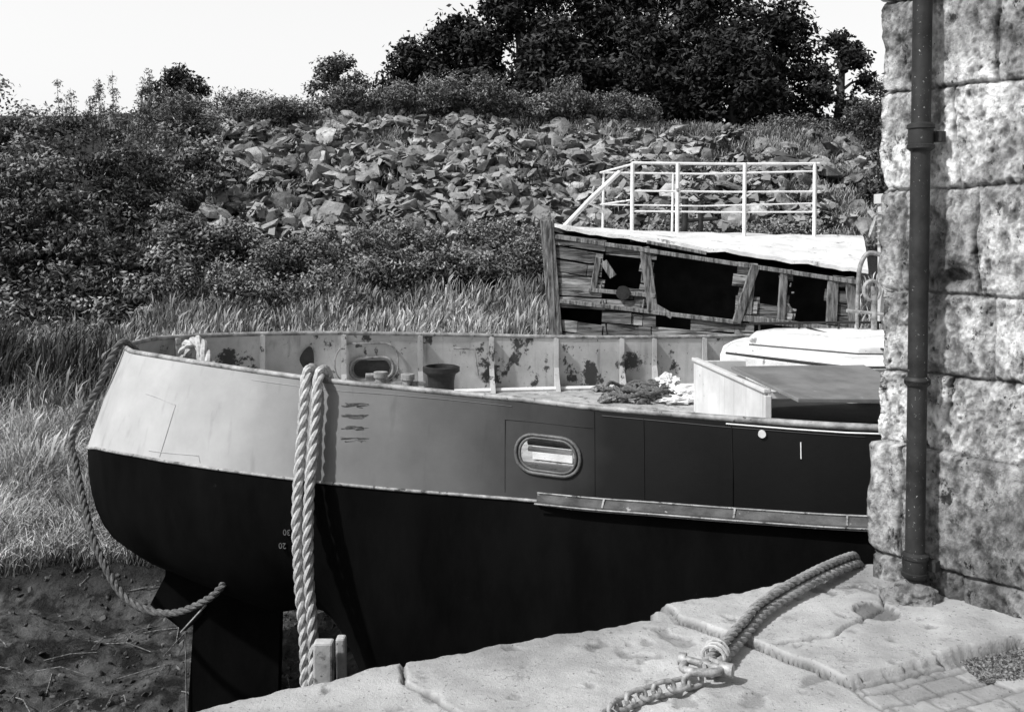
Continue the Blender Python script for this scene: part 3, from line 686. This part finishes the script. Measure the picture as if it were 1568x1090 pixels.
V=[];F=[];nu,nv=40,24
for i in range(nu+1):
    for j in range(nv+1):
        u=i/nu;v=j/nv
        p=(W(-.05+3.75*u,1.66-.147*3.6*u,.06))*(1-v)+(Vector((.75,15.0,1.50))*(1-u)+Vector((5.1,14.3,1.50))*u)*v
        p.z+=.10*math.sin(math.pi*v)*(.4+.9*u)+.03*noise.noise(Vector((u*9,v*6,0)))
        if j==0: p+=Vector((0,.05*noise.noise(Vector((u*25,3,0))),.03*noise.noise(Vector((u*20,0,0)))))
        V.append(p)
k=len(V); V+= [p-Vector((0,0,.045)) for p in V]
for i in range(nu):
    for j in range(nv):
        a=i*(nv+1)+j; F+=[(a,a+nv+1,a+nv+2,a+1),(a+k,a+1+k,a+nv+2+k,a+nv+1+k)]
for i in range(nu): a=i*(nv+1); F.append((a,a+k,a+nv+1+k,a+nv+1)); a+=nv; F.append((a,a+nv+1,a+nv+1+k,a+k))
for j in range(nv): F.append((j,j+1,j+1+k,j+k)); a=nu*(nv+1)+j; F.append((a,a+k,a+1+k,a+1))
mb.add(V,F); mb.make('cabin_roof',M_roof,wreck,True)
V=[];F=[]
prof=[(0,0),(.08,-.7),(.35,-1.4),(1.0,-2.0)]
ringp=[(-.9,13.4),(.3,11.95),(2.2,11.5),(4.2,11.25),(7,11.4),(9,12.5),(9,14.5),(6,15.4),(2,15.4),(.2,14.8)]
rc=np.array([4.2,13.4]); kk=len(ringp)
for (ins,z) in prof:
    for (x,y) in ringp:
        d=rc-np.array([x,y]); d=d/np.linalg.norm(d); V.append((x+d[0]*ins,y+d[1]*ins,z-.15))
for r_ in range(3):
    for i in range(kk): F.append((r_*kk+i,r_*kk+(i+1)%kk,(r_+1)*kk+(i+1)%kk,(r_+1)*kk+i))
F.append(tuple(range(kk)))
mk('hull',V,F,M_post,wreck)
mb=MB()
for X_ in (1.59,2.19,3.08,4.01): mb.tube([(X_,13,1.42),(X_+.01,13,2.47)],.026,8)
for zz,r in ((2.47,.018),(2.10,.013),(1.83,.012)):
    mb.tube([(1.59,13,zz),(2.9,13.01,zz-.015),(4.08,13,zz-.01)],r,8)
for X_ in (1.33,2.35,4.45): mb.tube([(X_,14.4,1.42),(X_+.02,14.4,2.42)],.018,8)
for zz,r in ((2.42,.015),(1.95,.011)): mb.tube([(1.30,14.4,zz),(2.8,14.4,zz-.02),(4.45,14.4,zz+.02)],r,8); mb.tube([(1.30,14.4,zz),(1.59,13,zz+.03)],r,8); mb.tube([(4.02,13,zz+.04),(4.45,14.4,zz)],r,8)
mb.tube([(.66,12.4,1.62),(1.05,13,2.0),(1.45,13.2,2.36)],.032,8)
mb.tube([(1.3,14.4,1.9),(1.05,13.4,1.95),(1.3,13.4,2.2)],.02,8)
mb.make('guard_rails',M_white,wreck,True)
mb=MB(); mb.tube([(2.6,14.8,1.4),(2.62,14.8,2.05)],.05,8); mb.tube([(2.85,14.8,1.4),(2.85,14.8,2.0)],.04,8); mb.tube([(2.4,14.8,1.7),(3.1,14.8,1.75)],.03,8)
mb.make('winch_posts',M_dark,wreck,True)

# ------------------------------------------------------------ quay
E=np.array([(-14,-3.2),(-6,.9),(-2.2,2.70),(-1.05,3.265),(-.81,3.42),(-.4,3.64),(.17,3.9),(.585,4.03),(.60,4.11),(1.1,4.33),(1.53,4.52),(1.62,4.62),(2.4,4.68),(14,4.9)])
dE=np.concatenate([[0],np.cumsum(np.linalg.norm(np.diff(E,axis=0),axis=1))])
s1=np.interp(-1.6,E[:,0],dE);s2=np.interp(2.3,E[:,0],dE)
ss=np.concatenate([np.linspace(0,s1,20)[:-1],np.arange(s1,s2,.009),np.linspace(s2,dE[-1],20)])
ex=np.interp(ss,dE,E[:,0]);ey=np.interp(ss,dE,E[:,1])
tt=np.concatenate([np.arange(0,1.5,.009),np.linspace(1.5,14,16)])
wallz=[-3.2,-2.2,-1.2,-.6,-.3,-.14,-.07,-.035,-.015]
inw=np.array([.3,-.954])
joints=[[(.61,4.2),(.66,3.98),(.97,3.70),(1.18,3.42),(1.32,3.0),(1.45,2.4)],[(1.18,3.42),(1.52,3.56),(1.75,3.66),(2.3,3.86)],[(-.42,3.7),(-.38,3.45),(-.2,3.26),(.0,3.0)],[(1.0,3.72),(1.25,3.80),(1.55,4.1),(1.62,4.3)]]
def segd(x,y,a,b):
    ax,ay=a;bx,by=b; dx,dy=bx-ax,by-ay; l=dx*dx+dy*dy+1e-9
    t=np.clip(((x-ax)*dx+(y-ay)*dy)/l,0,1); return np.hypot(x-ax-t*dx,y-ay-t*dy)
U,TT=np.meshgrid(np.arange(len(ss)),tt,indexing='ij')
QX=ex[U]+inw[0]*TT; QY=ey[U]+inw[1]*TT
en=.035*fbm(ss*3,ss*0,41,6)+.014*fbm(ss*22,ss*0,43,4)
QX=QX-.3*en[U]*np.exp(-TT*9); QY=QY+en[U]*np.exp(-TT*9)*1.2
wx=QX+.025*fbm(QX*8,QY*8,50,4); wy=QY+.025*fbm(QX*8,QY*8,55,4)
jd=np.full(QX.shape,9.)
for pl in joints:
    for a,b in zip(pl[:-1],pl[1:]): jd=np.minimum(jd,segd(wx,wy,a,b))
def left_of_L1(x,y):
    lx=np.interp(-y,[-4.2,-3.98,-3.70,-3.42,-3.0,-2.4],[.61,.66,.97,1.18,1.32,1.45]); return x>lx
zq=fbm(QX*2.2,QY*2.2,61,3)*.012+fbm(QX*11,QY*11,65,5)*.0035
chips=np.clip(fbm(QX*9,QY*9,69,5)-.38,0,.12); zq=zq-chips*.06
rais=left_of_L1(wx,wy)&(wy>3.50+(wx-1.3)*.43)
zq=zq+np.where(rais,.028,0)
sett=left_of_L1(wx,wy)&(~rais)
rr_=(wx*.9+wy*.43)/.155; cc=(-wx*.43+wy*.9)/.10
row_=np.floor(cc); fr1=np.abs(cc-np.round(cc))*.10; rs=rr_+.5*(row_%2); fr2=np.abs(rs-np.round(rs))*.155
sd=np.minimum(fr1,fr2); zq=np.where(sett,zq-.010*np.clip(1-sd/.010,0,1)+.004*(hashn(np.floor(rs),row_,3)-.5),zq)
gv=np.clip(1-jd/.011,0,1); zq=zq-.03*gv
hd=segd(wx,wy,(1.60,3.63),(1.98,3.77)); zq=zq-.06*np.clip(1.6-hd/.022,0,1)
cd=np.hypot(QX-1.50,(QY-4.03))+.006*fbm(QX*20,QY*20,70,2); zq=zq-.025*np.clip((.095-cd)/.010,0,1)
edge=np.clip(1-TT/.035,0,1); zq=zq-.018*edge**2-.03*np.clip(fbm(ss*6,ss*0,47,4),0,1)[U]*np.clip(1-TT/.07,0,1)
ton=.80+.4*hashn(np.floor(rs*sett),row_*sett,7)
ton=np.where(sett,ton*.85,1.0+.5*fbm(QX*1.3,QY*1.3,77,5)); ton=ton*(1-.75*gv); ton=ton*np.where(sett,1-.5*np.clip(1-sd/.010,0,1),1)
ton=ton*(1-3*chips)
ton=ton*np.where(cd<.092,.4,1)
WZ=np.array(wallz); k0=len(WZ); ns=len(ss); nt_=len(tt)+k0
PX=np.zeros((ns,nt_));PY=PX.copy();PZ=PX.copy();PT=np.ones((ns,nt_))
bulge=.03*fbm(ss[:,None]*4,WZ[None,:]*4,90,4)
PX[:,:k0]=QX[:,:1]-.01-bulge*.3;PY[:,:k0]=QY[:,:1]+.02+bulge;PZ[:,:k0]=WZ[None,:]+zq[:,:1];PT[:,:k0]=.5
PX[:,k0:]=QX;PY[:,k0:]=QY;PZ[:,k0:]=zq;PT[:,k0:]=ton
I=np.arange(ns*nt_).reshape(ns,nt_)
F=np.stack([I[:-1,:-1].ravel(),I[:-1,1:].ravel(),I[1:,1:].ravel(),I[1:,:-1].ravel()],1)
mk('stone_quay',np.stack([PX.ravel(),PY.ravel(),PZ.ravel()],1),F,M_quay,smooth=True,tone=PT.ravel())

mb=MB(); mb.bar((-.97,5.0,-2.6),(-.96,5.0,-.50),.10,.07,up=(0,1,0)); mb.bar((-.86,5.1,-2.6),(-.89,5.1,-.52),.05,.06,up=(0,1,0)); mb.make('wooden_post',M_deck,bevel=.012)

p=empty('mooring_rope'); mb=MB()
base=[(.67,3.46,.05),(.74,3.58,.045),(.87,3.78,.055),(1.0,3.97,.07),(1.25,4.22,.085),(1.50,4.47,.075),(1.60,4.60,.03),(1.66,4.78,-.15),(1.7,4.9,-.5)]
rope(mb,base,.019); rope(mb,[(x+.032,y-.014,z-.010) for x,y,z in base],.019); rope(mb,[(x+.014,y-.008,z+.026) for x,y,z in base[1:]],.018)
mb.make('strands',M_roped2,p,True)
mb=MB()
for k,(x,y) in enumerate(((.745,3.60),(.735,3.575),(.72,3.55))):
    mb.tube([(x+.04*math.cos(a)*.9+.01,y-.04*math.cos(a)*.5,.05+.038*math.sin(a)) for a in np.linspace(0,6.283,14)],.007,6)
mb.make('whipping',M_rope,p,True)
c=empty('mooring_chain'); mb=MB()
def link(cen,d,roll,Lh=.034,Wh=.02,r=.0095):
    d=Vector(d).normalized(); s=d.cross(Vector((0,0,1))).normalized(); u=s.cross(d); sd=(s*math.cos(roll)+u*math.sin(roll))
    pts=[]
    for j in range(17):
        a=2*math.pi*j/16; ca,sa=math.cos(a),math.sin(a)
        pts.append(Vector(cen)+d*(math.copysign(Lh-Wh,ca)*(1 if abs(ca)>.05 else 0)+ca*Wh)+sd*sa*Wh)
    mb.tube(pts,r,8)
path=[(.655,3.42),(.60,3.385),(.545,3.355),(.49,3.33),(.44,3.295),(.39,3.26),(.35,3.22),(.32,3.17),(.30,3.11),(.28,3.05)]
for k in range(len(path)-1):
    a=path[k];b=path[k+1]; link(((a[0]+b[0])/2,(a[1]+b[1])/2,.032),(b[0]-a[0],b[1]-a[1],0),.35 if k%2 else 1.25,.042,.022,.0085)
mb.make('links',M_chain,c,True)
mb=MB()
sp=[Vector((.62,3.50,.05)),Vector((.60,3.45,.055)),Vector((.62,3.41,.06)),Vector((.67,3.40,.06)),Vector((.72,3.42,.055)),Vector((.745,3.47,.05)),Vector((.70,3.53,.05))]
mb.tube([Vector(q) for q in catmull(sp,5)],.014,10); mb.tube([(.615,3.51,.06),(.76,3.44,.05)],.013,10)
mb.tube([(.735,3.455,.05),(.775,3.435,.05)],.026,8); mb.tube([(.625,3.515,.055),(.60,3.525,.055)],.024,8)
mb.make('shackle',M_chain,c,True)

# ------------------------------------------------------------ stone building
bld=empty('stone_building')
C=np.array([1.66,4.40]); d1=np.array([.643,-.766]); n1=np.array([-.766,-.643]); d2=np.array([1.,.03]); n2=np.array([-.03,1.])
courses=[-.05,.147,.65,.97,1.32,1.78,2.21,2.6,3.05,3.4,3.8,4.2,4.65,5.1,5.6,6.2]
tv=np.concatenate([-np.linspace(9,.3,14)[:-1],-np.arange(.3,.005,-.02)]) ; tv=np.concatenate([tv,[0],np.arange(.0055,.85,.0055),np.linspace(.87,9,24)])
zv=np.concatenate([np.arange(-.05,2.75,.0062),np.linspace(2.77,6.2,50)])
Tg,Zg=np.meshgrid(tv,zv,indexing='ij')
Tw=Tg+.028*fbm(Tg*5,Zg*5,101,5); Zw=Zg+.022*fbm(Tg*4+9,Zg*5,105,5)
ci=np.clip(np.searchsorted(courses,Zw.ravel()).reshape(Zw.shape)-1,0,len(courses)-2); ca=np.array(courses)
jz=np.minimum(Zw-ca[ci],ca[ci+1]-Zw)
jt=np.full(Tg.shape,9.); bid=np.zeros(Tg.shape)
rl=random.Random(5)
preset={0:[.16,.36,.9],1:[.13,.75],2:[.30,.8],3:[.15,.47,.95],4:[.10,.42,.7],5:[.33,.8],6:[.14,.5],7:[.3,.62]}
for c_ in range(len(courses)-1):
    js=[]
    x=0
    if c_ in preset: js=list(preset[c_]); x=js[-1]
    while x<9.5: x+=rl.uniform(.35,.7); js.append(x)
    neg=[];x=0
    while x>-9.5: x-=rl.uniform(.35,.7); neg.append(x)
    al=np.array(sorted(neg+js)); m=ci==c_
    q=Tw[m]; k=np.searchsorted(al,q); lo=al[np.clip(k-1,0,len(al)-1)];hi=al[np.clip(k,0,len(al)-1)]
    jt[m]=np.minimum(np.abs(q-lo),np.abs(hi-q)); bid[m]=k+c_*37
j=np.minimum(jz,jt)
gd=.4+.9*np.clip(fbm(Tg*4,Zg*4,160,3)+.5,0,1)
groove=np.clip(1-j/.009,0,1)*gd
bo_=hashn(bid,bid*0,9)
rg1=np.abs(fbm(Tg*17,Zg*11,120,5)); rg2=np.abs(fbm(Tg*48,Zg*30,130,4)); low=fbm(Tg*5,Zg*5,125,4)
rugged=.4+1.2*hashn(bid,bid*0,19)
disp=(bo_-.5)*.018-.018*groove-.008*np.clip(1-j/.025,0,1)+low*.014+rugged*(-rg1*.022-rg2*.016)
pits=np.clip(fbm(Tg*26,Zg*26,170,4)-.44,0,1); disp-=pits*.05
disp-=.06*np.clip(1.4-np.hypot((Tg-.335)/.05,(Zg-1.385)/.035),0,1)
pl=np.clip((.66-Zg)/.02,0,1)*.062+np.where((Zg<.147),-.02,0)
disp+=pl*.35
pos=Tg>=0
bx=np.where(pos,C[0]+d1[0]*Tg,C[0]-d2[0]*Tg); by=np.where(pos,C[1]+d1[1]*Tg,C[1]-d2[1]*Tg)
w=np.clip(.5+Tg/.03,0,1)
nxv=n1[0]*w+n2[0]*(1-w); nyv=n1[1]*w+n2[1]*(1-w)
offc=pl+.03*(hashn(ci.astype(float),ci*0.,33)-.5)+.022*fbm(Zg*7,Zg*0,140,5)-.02*np.clip(1-jz/.03,0,1)
bx=bx+nxv*disp-d1[0]*offc*np.exp(-np.abs(Tg)/.25); by=by+nyv*disp-d1[1]*offc*np.exp(-np.abs(Tg)/.25)
toneb=(.82+.4*bo_)*(1-.6*groove)*(1+1.0*fbm(Tg*3.1,Zg*3.1,150,5)); toneb=np.where(Zg<.66,toneb*.62,toneb)
toneb=toneb*np.clip(1.14-rg1*1.0-rg2*.8-pits*2,.25,1.2)
a_,b_=Tg.shape; I=np.arange(a_*b_).reshape(a_,b_)
F=np.stack([I[:-1,:-1].ravel(),I[1:,:-1].ravel(),I[1:,1:].ravel(),I[:-1,1:].ravel()],1)
mk('stone_wall',np.stack([bx.ravel(),by.ravel(),Zg.ravel()],1),F,M_wall,bld,True,tone=np.clip(toneb,.10,1.3).ravel())
e1=C+d1*9;e2=C+d2*9;e3=e1+d2*9
mb=MB()
def bw_(a,b): mb.add([(a[0],a[1],-.05),(b[0],b[1],-.05),(b[0],b[1],6.2),(a[0],a[1],6.2)],[(0,1,2,3)])
bw_(e1,e3);bw_(e3,e2)
mb.make('rear_walls',M_inner,bld)
mb=MB(); ra=(C+e1)/2;rb=(e2+e3)/2
mb.add([(*C,6.21),(*e1,6.21),(*e3,6.21),(*e2,6.21),(*ra,8.6),(*rb,8.6)],[(0,4,5,3),(1,2,5,4),(0,1,4),(2,3,5)])
mb.make('slate_roof',M_dark,bld)
mb=MB(); pc=np.array([1.715,4.17])
lx=lambda z:(pc[0]+(z-.2)*.014, pc[1])
mb.tube([(*lx(z),z) for z in np.linspace(.10,6.2,14)],.040,20)
for zc,r,hh in ((1.99,.057,.05),(.95,.053,.010),(.17,.055,.045),(3.6,.057,.05)):
    prof=[(.041,zc-hh-.012),(r,zc-hh),(r,zc-hh+.015),(r*.9,zc-hh+.018),(r*.9,zc+hh-.018),(r,zc+hh-.015),(r,zc+hh),(.041,zc+hh+.01)]
    nn=20;V=[];F=[]
    for (r_,z_) in prof:
        for k in range(nn): a=2*math.pi*k/nn; V.append((lx(z_)[0]+r_*math.cos(a),pc[1]+r_*math.sin(a),z_))
    for i in range(len(prof)-1):
        for k in range(nn): F.append((i*nn+k,i*nn+(k+1)%nn,(i+1)*nn+(k+1)%nn,(i+1)*nn+k))
    mb.add(V,F)
for zc in (1.99,.17,3.6):
    x_,y_=lx(zc); mb.box((x_-n1[0]*.05,y_-n1[1]*.05,zc),((d1[0],d1[1],0),(n1[0],n1[1],0),(0,0,1)),(.075,.02,.022))
mb.make('drainpipe',M_pipe,bld,True)
mb=MB()
lump((1.70,4.17,.03),.10,(1.15,1.0,.75),5,.22,.38); lump((1.58,4.32,-.01),.08,(1.2,.9,.55),5,.22,.38)
mb.make('footing_stones',M_wall,bld,tone=True,smooth=True)

n_=4200; px=1.65+.6*rng.random(n_); py=3.4+.35*rng.random(n_); keep=(py<3.62+(px-1.6)*.38-.02)&(py>3.47+(px-1.75)*.2)
px,py=px[keep],py[keep]; m=len(px); L_=.003+.006*rng.random(m)
vv=np.stack([np.stack([px,py,0*px+.0],1)+unit(m)*L_[:,None] for _ in range(4)],1).reshape(-1,3); vv[:,2]+=.003
ff=[];
for i in range(m): o=i*4; ff+=[(o,o+1,o+2),(o,o+2,o+3),(o,o+1,o+3),(o+1,o+2,o+3)]
mk('gravel',vv,ff,M_rock,tone=np.repeat(.2+.8*rng.random(m),4))

# ------------------------------------------------------------ light, sky, camera
to_sun=Vector((-.74,-.40,.0)).normalized(); el=math.radians(48)
dvec=Vector((to_sun.x*math.cos(el),to_sun.y*math.cos(el),math.sin(el)))
sl=bpy.data.lights.new('sun','SUN'); sl.energy=4.9; sl.angle=math.radians(2); sl.color=(1,1,1)
so=bpy.data.objects.new('sun',sl); COL.objects.link(so); so.rotation_euler=dvec.to_track_quat('Z','Y').to_euler()
w=bpy.data.worlds.new('World'); scene.world=w; w.use_nodes=True; nt=w.node_tree; bg=nt.nodes['Background']
sk=nt.nodes.new('ShaderNodeTexSky'); sk.sky_type='NISHITA'; sk.sun_disc=False; sk.sun_elevation=el; sk.sun_rotation=math.atan2(to_sun.x,to_sun.y)
sk.dust_density=4; sk.air_density=1.2
bwn=nt.nodes.new('ShaderNodeRGBToBW'); nt.links.new(sk.outputs[0],bwn.inputs[0])
tc=nt.nodes.new('ShaderNodeTexCoord'); sx=nt.nodes.new('ShaderNodeSeparateXYZ'); nt.links.new(tc.outputs['Generated'],sx.inputs[0])
mr=nt.nodes.new('ShaderNodeMapRange'); mr.interpolation_type='SMOOTHSTEP'; mr.inputs['From Min'].default_value=.23; mr.inputs['From Max'].default_value=.40; mr.inputs['To Min'].default_value=6.6; mr.inputs['To Max'].default_value=0
nt.links.new(sx.outputs['Z'],mr.inputs['Value'])
ad=nt.nodes.new('ShaderNodeMath'); ad.operation='ADD'; nt.links.new(bwn.outputs[0],ad.inputs[0]); nt.links.new(mr.outputs[0],ad.inputs[1])
nt.links.new(ad.outputs[0],bg.inputs['Color']); bg.inputs['Strength'].default_value=.10
cam=bpy.data.cameras.new('camera'); co=bpy.data.objects.new('camera',cam); COL.objects.link(co)
co.location=(0,0,1.6); co.rotation_euler=(math.radians(90),0,0); cam.sensor_width=36; cam.lens=36*1500/1568; cam.shift_y=-195/1568; cam.clip_end=3000; cam.clip_start=.05
scene.camera=co
